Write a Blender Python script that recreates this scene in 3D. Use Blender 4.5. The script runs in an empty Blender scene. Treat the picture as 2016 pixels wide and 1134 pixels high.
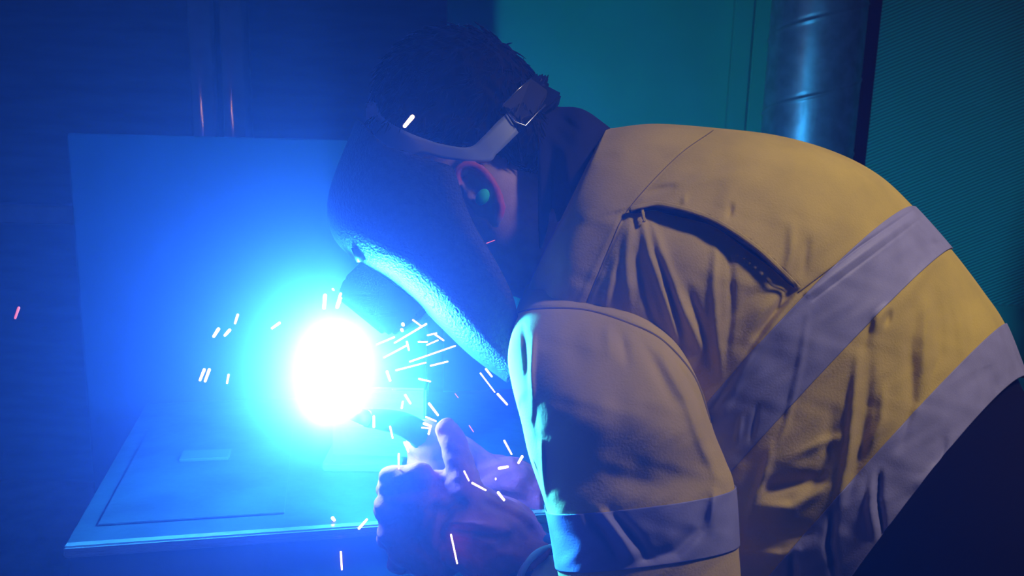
import bpy, bmesh, math, random
import numpy as np
from mathutils import Vector, Matrix
from mathutils.bvhtree import BVHTree

random.seed(7); np.random.seed(7)
S = bpy.context.scene
C = S.collection

# ------------------------------------------------------------------ camera
W_PX, H_PX = 2016, 1134
CX, CY = W_PX / 2, H_PX / 2
FPX = 1746.0
CAM_Z = 1.40
PITCH = math.radians(12.0)
ROLL = math.radians(1.5)
cam_d = bpy.data.cameras.new('camera')
cam = bpy.data.objects.new('camera', cam_d)
C.objects.link(cam)
cam_d.sensor_width = 36.0
cam_d.lens = FPX / W_PX * 36.0
cam_d.clip_start = 0.02
cam_d.dof.use_dof = True
cam_d.dof.focus_distance = 0.98
cam_d.dof.aperture_fstop = 11.0
fwd = Vector((0, math.cos(PITCH), -math.sin(PITCH)))
r0 = Vector((1, 0, 0))
u0 = r0.cross(fwd)
# rolled anticlockwise: world verticals lean to the right at the top
right = (r0 * math.cos(ROLL) + u0 * math.sin(ROLL)).normalized()
up = right.cross(fwd).normalized()
CAM = Vector((0, 0, CAM_Z))
M = Matrix((right, up, -fwd)).transposed().to_4x4()
M.translation = CAM
cam.matrix_world = M
S.camera = cam
# ------------------------------------------------------------------ view
S.view_settings.view_transform = 'Standard'
S.view_settings.look = 'None'
S.view_settings.gamma = 1.0
S.view_settings.use_curve_mapping = False
S.view_settings.exposure = 0.0

NR, NU, NF, NC = (np.array(v) for v in (right, up, fwd, CAM))

def P(px, py, d):
    """point seen at pixel (px, py), d metres along the view axis"""
    px, py, d = float(px), float(py), float(d)
    return CAM + d * (fwd + right * ((px - CX) / FPX) - up * ((py - CY) / FPX))

def Pn(px, py, d):
    px, py, d = (np.asarray(a, dtype=float) for a in (px, py, d))
    return NC + d[..., None] * (NF + NR * ((px - CX) / FPX)[..., None] - NU * ((py - CY) / FPX)[..., None])

def on_z(px, py, z):
    v = P(px, py, 1.0) - CAM
    return CAM + v * ((z - CAM.z) / v.z)

def on_y(px, py, y):
    v = P(px, py, 1.0) - CAM
    return CAM + v * ((y - CAM.y) / v.y)

ARC = P(645, 775, 1.00)

# ------------------------------------------------------------------ world: welding fume, thickened near the arc to stand in for lens glare
w = bpy.data.worlds.new('world'); S.world = w; w.use_nodes = True
nt = w.node_tree; nt.nodes.clear()
out = nt.nodes.new('ShaderNodeOutputWorld')
bg = nt.nodes.new('ShaderNodeBackground'); bg.inputs[0].default_value = (0, 0, 0, 1); bg.inputs[1].default_value = 0
nt.links.new(bg.outputs[0], out.inputs['Surface'])
geo = nt.nodes.new('ShaderNodeNewGeometry')
v0 = nt.nodes.new('ShaderNodeVectorMath'); v0.operation = 'SUBTRACT'; v0.inputs[1].default_value = ARC + Vector((0, 0.062, 0.025))
nt.links.new(geo.outputs['Position'], v0.inputs[0])
v1 = nt.nodes.new('ShaderNodeVectorMath'); v1.operation = 'MULTIPLY'; v1.inputs[1].default_value = (1, 1, 0.60)   # plume stretched upward so the glow is tall
nt.links.new(v0.outputs[0], v1.inputs[0])
sub = nt.nodes.new('ShaderNodeVectorMath'); sub.operation = 'LENGTH'
nt.links.new(v1.outputs[0], sub.inputs[0])
def mth(op, a, b):
    n = nt.nodes.new('ShaderNodeMath'); n.operation = op
    for i, v in enumerate((a, b)):
        if isinstance(v, (int, float)): n.inputs[i].default_value = v
        elif v is not None: nt.links.new(v, n.inputs[i])
    return n.outputs[0]
HAZE_K, HAZE_R0, HAZE_POW, HAZE_BASE = 0.0046, 0.02, 2.65, 0.033
dd = mth('ADD', sub.outputs['Value'], HAZE_R0)
dens = mth('ADD', mth('MULTIPLY', mth('POWER', dd, -HAZE_POW), HAZE_K), HAZE_BASE)
sc_ = nt.nodes.new('ShaderNodeVolumeScatter')
sc_.inputs['Color'].default_value = (0.6, 0.36, 1.0, 1)  # blue of the glare put into the scatter colour
sc_.inputs['Anisotropy'].default_value = 0.5
nt.links.new(dens, sc_.inputs['Density'])
nt.links.new(sc_.outputs[0], out.inputs['Volume'])
S.cycles.volume_step_rate = 1.0
S.cycles.volume_max_steps = 96
w.cycles.volume_step_size = 0.12
S.cycles.volume_bounces = 0
S.cycles.max_bounces = 4
S.cycles.diffuse_bounces = 2
S.cycles.sample_clamp_indirect = 3.0
S.cycles.use_denoising = True
S.cycles.use_adaptive_sampling = True
S.cycles.adaptive_threshold = 0.05

# ------------------------------------------------------------------ lights
def light(name, kind, loc, energy, color, size=None, target=None):
    d = bpy.data.lights.new(name, kind); d.energy = energy; d.color = color
    o = bpy.data.objects.new(name, d); C.objects.link(o); o.location = loc
    if kind == 'AREA': d.shape = 'DISK'; d.size = size
    elif size: d.shadow_soft_size = size
    if target is not None:
        o.rotation_euler = (Vector(target) - Vector(loc)).to_track_quat('-Z', 'Y').to_euler()
    return o
ARC_RGB, ARC_R, ARC_H, ARC_I = (0.03, 0.30, 1.0), 0.007, 0.050, 11.5      # the arc itself is the lamp; its glowing mesh is built below
rl = light('room_lamp', 'SPOT', (1.10, 0.62, 2.38), 58, (1.0, 0.80, 0.72), 0.10, (0.60, 1.04, 1.20))
rl.data.spot_size = math.radians(64); rl.data.spot_blend = 0.9
def mirror_at(px, py, yw, yl):
    """where a lamp at y = yl must hang to glint at a pixel of a surface that faces the room at y = yw"""
    p = on_y(px, py, yw); d = (p - CAM).normalized(); t = (yw - yl) / d.y
    return Vector((p.x + d.x * t, yl, p.z + d.z * t))
light('glint_lamp', 'POINT', mirror_at(396, 212, 2.92, -0.9) + Vector((-0.30, 0, 0)), 3.0, (1.0, 0.40, 0.26), 0.05)  # unseen warm lamps added to put glints on the wall posts
light('glint_lamp', 'POINT', mirror_at(408, 236, 2.92, -0.9) + Vector((-0.12, 0, 0)), 2.0, (1.0, 0.45, 0.30), 0.04)

# ------------------------------------------------------------------ materials
def mat(name, color, rough=0.6, metal=0.0, noise=0.0, nscale=20.0, bump=0.0, bscale=60.0, sheen=0.0, spec=0.5, emis=None, estr=0.0, mix=None, stretch=None):
    m = bpy.data.materials.new(name); m.use_nodes = True
    t = m.node_tree; b = t.nodes['Principled BSDF']
    b.inputs['Base Color'].default_value = (*color, 1)
    b.inputs['Roughness'].default_value = rough
    b.inputs['Metallic'].default_value = metal
    b.inputs['Specular IOR Level'].default_value = spec
    if sheen: b.inputs['Sheen Weight'].default_value = sheen
    if emis:
        b.inputs['Emission Color'].default_value = (*emis, 1); b.inputs['Emission Strength'].default_value = estr
    co = t.nodes.new('ShaderNodeTexCoord'); mp = t.nodes.new('ShaderNodeMapping')
    t.links.new(co.outputs['Object'], mp.inputs['Vector'])
    if stretch: mp.inputs['Scale'].default_value = stretch
    if noise:
        n = t.nodes.new('ShaderNodeTexNoise'); n.inputs['Scale'].default_value = nscale; n.inputs['Detail'].default_value = 5
        t.links.new(mp.outputs[0], n.inputs['Vector'])
        r = t.nodes.new('ShaderNodeValToRGB')
        c2 = mix if mix else tuple(c * (1 - noise) for c in color)
        r.color_ramp.elements[0].color = (*c2, 1); r.color_ramp.elements[1].color = (*color, 1)
        r.color_ramp.elements[0].position = 0.35; r.color_ramp.elements[1].position = 0.62
        t.links.new(n.outputs['Fac'], r.inputs[0]); t.links.new(r.outputs[0], b.inputs['Base Color'])
    if bump:
        n2 = t.nodes.new('ShaderNodeTexNoise'); n2.inputs['Scale'].default_value = bscale; n2.inputs['Detail'].default_value = 6
        t.links.new(mp.outputs[0], n2.inputs['Vector'])
        bp = t.nodes.new('ShaderNodeBump'); bp.inputs['Strength'].default_value = 0.6; bp.inputs['Distance'].default_value = bump
        t.links.new(n2.outputs['Fac'], bp.inputs['Height']); t.links.new(bp.outputs[0], b.inputs['Normal'])
    return m

M_YEL = mat('hi_vis_cotton', (0.60, 0.45, 0.075), 0.85, noise=0.16, nscale=14, bump=0.0008, bscale=420, sheen=0.1, spec=0.2)
M_TAPE = mat('reflective_tape', (0.30, 0.30, 0.50), 0.55, noise=0.15, nscale=30, bump=0.0004, bscale=500, spec=0.4)
M_NAVY = mat('navy_cloth', (0.018, 0.018, 0.05), 0.9, bump=0.0006, bscale=300, spec=0.15)
M_SKIN = mat('skin', (0.55, 0.33, 0.27), 0.55, noise=0.12, nscale=60, bump=0.0004, bscale=500)
M_EAR = M_SKIN
M_HAIR = mat('dark_brown_hair', (0.016, 0.009, 0.010), 0.75, noise=0.5, nscale=60, spec=0.2)
M_SHELL = mat('black_helmet_plastic', (0.030, 0.030, 0.030), 0.5, noise=0.3, nscale=120, bump=0.0035, bscale=330, spec=0.4)
M_HOUSE = mat('black_smooth_plastic', (0.02, 0.02, 0.022), 0.45)
M_BAND = mat('grey_headband_plastic', (0.34, 0.42, 0.55), 0.5)
M_BLACK = mat('black_buckle_plastic', (0.010, 0.010, 0.012), 0.6)
M_CHROME = mat('chrome_edge', (0.7, 0.7, 0.72), 0.25, 1.0)
M_PLUG = mat('green_foam', (0.05, 0.95, 0.40), 0.8)
M_GLOVE = mat('red_split_leather', (0.40, 0.026, 0.05), 0.95, noise=0.35, nscale=35, bump=0.0018, bscale=160, spec=0.06)
M_LINING = mat('pale_glove_binding', (0.45, 0.42, 0.42), 0.85, bump=0.001, bscale=300)
M_STEEL = mat('bright_steel', (0.60, 0.62, 0.64), 0.24, 0.85, noise=0.2, nscale=25, bump=0.0006, bscale=90, stretch=(1, 1, 8))
M_STRIP = mat('dull_steel', (0.045, 0.05, 0.06), 0.5, 0.3)
M_BENCH = mat('scratched_steel_plate', (0.026, 0.032, 0.04), 0.5, 0.3, noise=0.5, nscale=12, bump=0.0015, bscale=30)
M_PANEL = mat('dark_blue_painted_steel', (0.008, 0.018, 0.06), 0.7, spec=0.25, noise=0.25, nscale=5)
M_WALLD = mat('dark_grey_wall_sheet', (0.035, 0.05, 0.075), 0.6, noise=0.35, nscale=4, stretch=(1, 1, 6))
M_POST = mat('grey_green_post_paint', (0.22, 0.34, 0.33), 0.07, noise=0.2, nscale=8, spec=1.0)
M_GREEN = mat('green_curtain_sheet', (0.03, 0.60, 0.40), 0.55, noise=0.12, nscale=3)
M_FLOOR = mat('concrete', (0.10, 0.10, 0.10), 0.8, noise=0.4, nscale=6, bump=0.003, bscale=30)
M_CEIL = mat('ceiling_paint', (0.12, 0.14, 0.15), 0.8, noise=0.1)
M_GAP_SHADE = mat('gap_shade', (0.006, 0.007, 0.010), 0.8)  # near-black colour stands in for shade in the wall gaps
M_BOOT = mat('boot_leather', (0.03, 0.02, 0.015), 0.5)
M_RUBBER = mat('black_rubber', (0.012, 0.012, 0.012), 0.6)
M_COPPER = mat('copper_nozzle', (0.7, 0.35, 0.2), 0.35, 1.0)
M_RED = mat('red_paint', (0.6, 0.02, 0.10), 0.4)
M_SPARK = mat('glowing_metal', (0.1, 0.05, 0.02), 0.5, emis=(1.0, 0.62, 0.42), estr=4.0)
M_SPARKR = mat('cooling_metal', (0.1, 0.03, 0.02), 0.5, emis=(1.0, 0.16, 0.12), estr=0.9)
M_ARC = mat('arc_plasma', (1, 1, 1), 0.5, emis=ARC_RGB, estr=ARC_I / (math.pi * ARC_R * ARC_H))

def galvanized():
    m = mat('galvanized_sheet', (0.55, 0.55, 0.72), 0.36, 0.6, noise=0.25, nscale=22, bump=0.0025, bscale=16)
    t = m.node_tree; b = t.nodes['Principled BSDF']
    v = t.nodes.new('ShaderNodeTexNoise'); v.inputs['Scale'].default_value = 35; v.inputs['Detail'].default_value = 6
    mr = t.nodes.new('ShaderNodeMapRange'); mr.inputs['To Min'].default_value = 0.30; mr.inputs['To Max'].default_value = 0.50
    t.links.new(v.outputs['Fac'], mr.inputs[0]); t.links.new(mr.outputs[0], b.inputs['Roughness'])
    return m
M_GALV = galvanized()

def ribbed():
    m = mat('ribbed_green_vinyl', (0.03, 0.60, 0.40), 0.38, spec=0.6)
    t = m.node_tree; b = t.nodes['Principled BSDF']
    co = t.nodes.new('ShaderNodeTexCoord'); mp = t.nodes.new('ShaderNodeMapping')
    mp.inputs['Rotation'].default_value = (0, math.radians(24), 0)
    t.links.new(co.outputs['Object'], mp.inputs['Vector'])
    wv = t.nodes.new('ShaderNodeTexWave'); wv.bands_direction = 'Z'; wv.inputs['Scale'].default_value = 34.0
    t.links.new(mp.outputs[0], wv.inputs['Vector'])
    bp = t.nodes.new('ShaderNodeBump'); bp.inputs['Strength'].default_value = 0.8; bp.inputs['Distance'].default_value = 0.0035
    t.links.new(wv.outputs['Fac'], bp.inputs['Height']); t.links.new(bp.outputs[0], b.inputs['Normal'])
    r = t.nodes.new('ShaderNodeValToRGB')
    r.color_ramp.elements[0].color = (0.02, 0.36, 0.27, 1); r.color_ramp.elements[1].color = (0.05, 0.86, 0.62, 1)
    t.links.new(wv.outputs['Fac'], r.inputs[0]); t.links.new(r.outputs[0], b.inputs['Base Color'])
    return m
M_RIB = ribbed()

# ------------------------------------------------------------------ object helpers
def tag(o, label=None, cat=None, group=None, kind=None):
    if label: o['label'] = label
    if cat: o['category'] = cat
    if group: o['group'] = group
    if kind: o['kind'] = kind
    return o

def obj(name, me, m=None, parent=None, smooth=True):
    if isinstance(me, bmesh.types.BMesh):
        d = bpy.data.meshes.new(name); me.to_mesh(d); me.free(); me = d
    me.name = name
    o = bpy.data.objects.new(name, me); C.objects.link(o)
    if m: me.materials.clear(); me.materials.append(m)
    if smooth:
        me.polygons.foreach_set('use_smooth', [True] * len(me.polygons))
    if parent is not None:
        bpy.context.view_layer.update()
        o.parent = parent
        o.matrix_parent_inverse = parent.matrix_world.inverted()
    return o

def mesh(verts, faces):
    me = bpy.data.meshes.new('m'); me.from_pydata([tuple(map(float, v)) for v in verts], [], [tuple(f) for f in faces]); me.update()
    return me

def empty(name, loc):
    o = bpy.data.objects.new(name, None); o.empty_display_size = 0.05; C.objects.link(o); o.location = loc
    bpy.context.view_layer.update()
    return o

def fix_normals(me):
    bm = bmesh.new(); bm.from_mesh(me); bmesh.ops.recalc_face_normals(bm, faces=bm.faces); bm.to_mesh(me); bm.free(); return me

def grid_faces(ns, nv, closed_v=True, caps=False):
    i = np.arange(ns - 1)[:, None]; j = np.arange(nv if closed_v else nv - 1)[None, :]
    a = i * nv + j; b = i * nv + (j + 1) % nv; c = (i + 1) * nv + (j + 1) % nv; d = (i + 1) * nv + j
    f = np.stack([a, b, c, d], -1).reshape(-1, 4).tolist()
    if caps:
        f.append(list(range(nv))[::-1]); f.append([(ns - 1) * nv + k for k in range(nv)])
    return f

def fast_mesh(V, F):
    """V (n,3); F list of faces"""
    me = bpy.data.meshes.new('m'); me.from_pydata(V.tolist(), [], F); me.update(); return me

def cr(pts, n, ts=None):
    """catmull-rom (centripetal-less) through pts, returns n samples; pts (k, m)"""
    p = np.asarray(pts, float); k = len(p)
    t = np.linspace(0, k - 1, n) if ts is None else np.asarray(ts, float)
    i = np.clip(np.floor(t).astype(int), 0, k - 2); u = (t - i)[:, None]
    g = lambda q: p[np.clip(q, 0, k - 1)]
    p0, p1, p2, p3 = g(i - 1), g(i), g(i + 1), g(i + 2)
    p0 = np.where((i == 0)[:, None], 2 * p1 - p2, p0); p3 = np.where((i == k - 2)[:, None], 2 * p2 - p1, p3)
    return 0.5 * ((2 * p1) + (-p0 + p2) * u + (2 * p0 - 5 * p1 + 4 * p2 - p3) * u**2 + (-p0 + 3 * p1 - 3 * p2 + p3) * u**3)

def box_bm(bm, c, sx, sy, sz, rot=None):
    r = bmesh.ops.create_cube(bm, size=1.0)
    mt = Matrix.Translation(c) @ (rot.to_4x4() if rot is not None else Matrix.Identity(4)) @ Matrix.Diagonal((sx, sy, sz, 1))
    bmesh.ops.transform(bm, matrix=mt, verts=r['verts']); return r['verts']

def box(name, c, s, m, parent=None, rot=None, bev=0.002):
    bm = bmesh.new(); box_bm(bm, Vector(c), *s, rot=rot)
    if bev: bmesh.ops.bevel(bm, geom=list(bm.edges), offset=bev, segments=2, affect='EDGES')
    return obj(name, bm, m, parent, smooth=False)

def prism(name, pts, thick, m, parent=None, bev=0.0):
    """solid from a planar polygon of world points pushed along `thick`"""
    bm = bmesh.new(); a = [bm.verts.new(p) for p in pts]; b = [bm.verts.new(Vector(p) + Vector(thick)) for p in pts]
    n = len(pts); bm.faces.new(a); bm.faces.new(b[::-1])
    for i in range(n): bm.faces.new((a[i], b[i], b[(i + 1) % n], a[(i + 1) % n]))
    bmesh.ops.recalc_face_normals(bm, faces=bm.faces)
    if bev: bmesh.ops.bevel(bm, geom=list(bm.edges), offset=bev, segments=2, affect='EDGES')
    return obj(name, bm, m, parent, smooth=False)

def tube_arrays(pts, rad, nv=12, caps=True):
    p = np.asarray(pts, float); n = len(p); r = np.broadcast_to(np.asarray(rad, float), (n,))
    t = np.gradient(p, axis=0); t /= np.linalg.norm(t, axis=1)[:, None] + 1e-12
    ref = np.array([0, 0, 1.0]) if abs(t[0][2]) < 0.9 else np.array([1.0, 0, 0])
    V = []
    a = np.cross(t[0], ref); a /= np.linalg.norm(a)
    for i in range(n):
        a = a - t[i] * a.dot(t[i]); a /= np.linalg.norm(a); b = np.cross(t[i], a)
        ang = np.linspace(0, 2 * np.pi, nv, endpoint=False)
        V.append(p[i] + r[i] * (np.cos(ang)[:, None] * a + np.sin(ang)[:, None] * b))
    return np.concatenate(V), grid_faces(n, nv, True, caps)

def tube(name, pts, rad, m, parent=None, nv=16):
    V, F = tube_arrays(pts, rad, nv); return obj(name, fast_mesh(V, F), m, parent)

def capsule_arrays(a, b, ra, rb, n=10, nv=16):
    a = np.array(a, float); b = np.array(b, float); d = b - a; L = np.linalg.norm(d) + 1e-9; d /= L
    pts, rs = [], []
    for k in range(n):
        th = math.pi / 2 * (1 - k / (n - 1) * 0.999); pts.append(a - d * ra * math.sin(th)); rs.append(max(ra * math.cos(th), 1e-4))
    for k in range(1, n):
        th = math.pi / 2 * k / (n - 1) * 0.999; pts.append(b + d * rb * math.sin(th)); rs.append(max(rb * math.cos(th), 1e-4))
    # straight frame
    ref = np.array([0, 0, 1.0]) if abs(d[2]) < 0.9 else np.array([1.0, 0, 0])
    u = np.cross(d, ref); u /= np.linalg.norm(u); v = np.cross(d, u)
    ang = np.linspace(0, 2 * np.pi, nv, endpoint=False)
    V = np.concatenate([p + r * (np.cos(ang)[:, None] * u + np.sin(ang)[:, None] * v) for p, r in zip(pts, rs)])
    return V, grid_faces(len(pts), nv, True, True)

def ellipsoid_arrays(c, ax, nu=24, nv=32):
    """ax: three world vectors (semi axes)"""
    c = np.array(c, float); ax = [np.array(a, float) for a in ax]
    th = np.linspace(0.001, math.pi - 0.001, nu); ph = np.linspace(0, 2 * np.pi, nv, endpoint=False)
    V = [c + ax[2] * math.cos(t) + math.sin(t) * (np.cos(ph)[:, None] * ax[0] + np.sin(ph)[:, None] * ax[1]) for t in th]
    return np.concatenate(V), grid_faces(nu, nv, True, True)

def join_arrays(parts):
    V, F, o = [], [], 0
    for v, f in parts:
        V.append(v); F += [[i + o for i in q] for q in f]; o += len(v)
    return np.concatenate(V), F

def remesh(parts, voxel, smooth_iter=6, smooth_fac=0.5):
    V, F = join_arrays(parts)
    me = fix_normals(fast_mesh(V, F))
    o = bpy.data.objects.new('tmp', me); C.objects.link(o)
    r = o.modifiers.new('r', 'REMESH'); r.mode = 'VOXEL'; r.voxel_size = voxel
    s = o.modifiers.new('s', 'SMOOTH'); s.factor = smooth_fac; s.iterations = smooth_iter
    bpy.context.view_layer.update()
    dg = bpy.context.evaluated_depsgraph_get()
    res = bpy.data.meshes.new_from_object(o.evaluated_get(dg))
    bpy.data.objects.remove(o)
    return res

def hit(bvh, px, py, default=1.0, off=0.0):
    d = (P(px, py, 1.0) - CAM).normalized()
    loc, n, i, dist = bvh.ray_cast(CAM, d)
    if loc is None: return None
    return loc - d * off

def bvh_of(*os):
    vs, ps = [], []
    for o in os:
        b = len(vs); vs += [o.matrix_world @ v.co for v in o.data.vertices]
        ps += [[b + i for i in p.vertices] for p in o.data.polygons]
    return BVHTree.FromPolygons(vs, ps)

# loft whose near outline follows (B, F) pixel pairs; the far half keeps the same metric size
def loft_pts(st, ts, nv, expo=2.2, inflate=0.0, phi=None, far=1.0):
    s = cr(st, len(ts), ts)       # columns: Bx By Fx Fy depth half bowx bowy
    phi = np.linspace(0, 2 * np.pi, nv, endpoint=False) if phi is None else phi
    c, q = np.cos(phi), np.sin(phi)
    e = 2.0 / expo
    cc = np.sign(c) * np.abs(c)**e; qq = np.sign(q) * np.abs(q)**e
    B, F = s[:, 0:2], s[:, 2:4]; mid = (B + F) / 2; a = (B - F) / 2
    if inflate:
        L = np.linalg.norm(a, axis=1)[:, None]; a = a * (1 + inflate * FPX / s[:, 4:5] / L)
    hw = s[:, 5] + inflate
    near = np.clip(qq, 0, None)
    px = mid[:, 0:1] + a[:, 0:1] * cc + s[:, 6:7] * near
    py = mid[:, 1:2] + a[:, 1:2] * cc + s[:, 7:8] * near
    dep = s[:, 4:5] - hw[:, None] * qq
    # near half laid out by outline; far half metric at centre depth
    de = np.minimum(dep, s[:, 4:5])
    base = NC + de[..., None] * (NF + NR * ((px - CX) / FPX)[..., None] - NU * ((py - CY) / FPX)[..., None])
    extra = (dep - de)[..., None] * NF * far
    return base + extra, px, py

def seg_dist(px, py, poly):
    """distance and signed side to a polyline for arrays; also fractional length"""
    best = np.full(px.shape, 1e9); side = np.zeros(px.shape); frac = np.zeros(px.shape)
    poly = np.asarray(poly, float); n = len(poly) - 1
    for i in range(n):
        a, b = poly[i], poly[i + 1]; d = b - a; L2 = d @ d + 1e-9
        t = np.clip(((px - a[0]) * d[0] + (py - a[1]) * d[1]) / L2, 0, 1)
        qx, qy = px - a[0] - t * d[0], py - a[1] - t * d[1]
        r = np.hypot(qx, qy); m = r < best
        best = np.where(m, r, best); side = np.where(m, np.sign(d[0] * qy - d[1] * qx), side); frac = np.where(m, (i + t) / n, frac)
    return best, side, frac

def cam_dist(V):
    d = V - NC; return d / np.linalg.norm(d, axis=-1, keepdims=True)

# ================================================================== THE ROOM
def struct(name, me, m, **k):
    o = obj(name, me, m, smooth=False); o['kind'] = 'structure'; return o
def slab(name, x0, x1, y0, y1, z0, z1, m):
    bm = bmesh.new(); box_bm(bm, Vector(((x0+x1)/2, (y0+y1)/2, (z0+z1)/2)), x1-x0, y1-y0, z1-z0)
    return struct(name, bm, m)
RX0, RX1, RY0, RY1, RZ = -2.8, 2.9, -1.7, 3.0, 3.1
slab('floor', RX0, RX1, RY0, RY1, -0.08, 0.0, M_FLOOR)
slab('ceiling', RX0, RX1, RY0, RY1, RZ, RZ + 0.08, M_CEIL)
slab('wall_back', RX0, RX1, RY1, RY1 + 0.1, 0, RZ, M_WALLD)
slab('wall_front', RX0, RX1, RY0 - 0.1, RY0, 0, RZ, M_WALLD)
slab('wall_left', RX0 - 0.1, RX0, RY0, RY1, 0, RZ, M_WALLD)
slab('wall_right', RX1, RX1 + 0.1, RY0, RY1, 0, RZ, M_CEIL)

def xz(px, py, y):
    p = on_y(px, py, y); return p.x, p.z

def sheet(name, x0, x1, y, z0, z1, t, m, bev=0.004):
    return box(name, ((x0+x1)/2, y + t/2, (z0+z1)/2), (x1-x0, t, z1-z0), m, bev=bev)

# wall posts at the back, a black strip stands in for the shade between them
ya = 2.92
xa0, _ = xz(374, 130, ya); xa1, _ = xz(418, 130, ya); xb0, _ = xz(436, 130, ya); xb1, _ = xz(479, 130, ya)
for x0, x1, lab in ((xa0, xa1, 'grey-green steel post nearest the bare dark wall, pink glint on it'), (xb0, xb1, 'grey-green steel post beside the dark slot, teal glint above the pink one')):
    np_ = 24; xs = np.linspace(x0, x1, np_); tt = np.linspace(-1, 1, np_)
    yy = ya - 0.006 * (1 - tt**2)
    V = [(a, b, zz) for zz in (0.0, RZ - .001) for a, b in zip(xs, yy)] + [(x0, RY1, 0), (x1, RY1, 0), (x0, RY1, RZ - .001), (x1, RY1, RZ - .001)]
    F = [(i, i + 1, np_ + i + 1, np_ + i) for i in range(np_ - 1)] + [(0, np_, 2*np_ + 2, 2*np_), (np_ - 1, 2*np_ + 1, 2*np_ + 3, 2*np_ - 1)]
    p = obj('wall_post', mesh(V, F), M_POST)
    tag(p, lab, 'post', 'pair of posts on the back wall')
g = sheet('post_gap_shade', xa1, xb0, ya + 0.035, 0.0, RZ - 0.001, 0.014, M_GAP_SHADE, 0)
tag(g, 'narrow black strip for the shaded gap between the two wall posts', 'strip')
_, zr0 = xz(60, 440, ya); _, zr1 = xz(60, 404, ya)
x_r, _ = xz(330, 420, ya)
r = sheet('wall_rail', RX0 + 0.005, x_r, ya, zr0, zr1, RY1 - ya, M_POST)
tag(r, 'level grey-green rail low on the dark wall behind the upright plate', 'rail')

# green sheet on the back wall, its post, the duct, a black sheet for the shaded gap and the ribbed vinyl
yg = 2.92
xg0, _ = xz(880, 60, yg); xg1, _ = xz(1440, 120, yg)
gs = sheet('green_screen', xg0, xg1 + 0.02, yg, 0.0, RZ - 0.001, 0.012, M_GREEN)
tag(gs, 'smooth green screen sheet behind the bent man', 'screen')
xp0, _ = xz(1440, 120, yg - 0.03); xp1, _ = xz(1478, 120, yg - 0.03); xp2, _ = xz(1512, 120, yg - 0.03)
post = empty('screen_post', ((xp0 + xp2) / 2, yg - 0.02, 0)); tag(post, 'green two-leaf post at the edge of the smooth screen, beside the duct', 'post')
sheet('post_leaf', xp0, xp1 - 0.002, yg - 0.030, 0, RZ - 0.002, 0.028, M_GREEN).parent = None
a = C.objects['post_leaf']; a.parent = post; a.matrix_parent_inverse = post.matrix_world.inverted()
b_ = sheet('post_leaf', xp1 + 0.002, xp2 + 0.03, yg - 0.040, 0, RZ - 0.002, 0.038, M_GREEN); b_.parent = post; b_.matrix_parent_inverse = post.matrix_world.inverted()

def duct():
    y = 2.60
    cxw = on_y(1603, 120, y).x; cw = np.array([cxw, y])
    depth = (Vector((cxw, y, 1.8)) - CAM).dot(fwd)
    R = 92.0 * depth / FPX
    nz, na = 900, 96
    zz = np.linspace(0.0, RZ - 0.002, nz); th = np.linspace(0, 2*np.pi, na, endpoint=False)
    Z, T = np.meshgrid(zz, th, indexing='ij')
    pitch = 0.205
    ph = ((Z - 0.055 + pitch * 0.45 * np.sin(T) * 0 - pitch * T / (2*np.pi)) % pitch) / pitch
    dz = np.minimum(ph, 1 - ph) * pitch
    rr = R + 0.0026 * np.exp(-(dz / 0.0035)**2) - 0.0016 * np.exp(-(((ph * pitch) - 0.009) / 0.003)**2)
    V = np.stack([cxw + rr * np.cos(T), y + rr * np.sin(T), Z], -1).reshape(-1, 3)
    o = obj('duct', fast_mesh(V, grid_faces(nz, na, True, True)), M_GALV)
    tag(o, 'shiny spiral-seamed galvanized extraction duct rising behind his back', 'duct')
    return cxw, R, y
dx, dR, dy = duct()
yk = 2.86
xk0, _ = xz(1660, 150, yk); xk1, _ = xz(1733, 80, yk)
k = sheet('gap_shade_panel', xk0, xk1, yk, 0, RZ - 0.002, 0.10, M_GAP_SHADE); tag(k, 'black sheet for the shaded gap between the duct and ribbed curtain', 'panel')  # black sheet put in where the gap is only shade
yr = 2.62
xr0, _ = xz(1731, 80, yr)
_, zlow = xz(1985, 600, yr)
rv = empty('ribbed_curtain', (xr0 + 0.5, yr, 0)); tag(rv, 'green vinyl curtain with fine slanted ribs, beside the duct', 'curtain')
o = sheet('ribbed_sheet', xr0, RX1 - 0.005, yr, zlow, RZ - 0.002, 0.006, M_RIB, 0); o.parent = rv; o.matrix_parent_inverse = rv.matrix_world.inverted()
o = sheet('bottom_rail', xr0, RX1 - 0.005, yr - 0.02, zlow - 0.045, zlow, 0.03, M_GREEN); o.parent = rv; o.matrix_parent_inverse = rv.matrix_world.inverted()
o = sheet('lower_sheet', xr0, RX1 - 0.005, yr + 0.012, 0, zlow - 0.04, 0.006, M_GREEN, 0); o.parent = rv; o.matrix_parent_inverse = rv.matrix_world.inverted()

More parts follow.
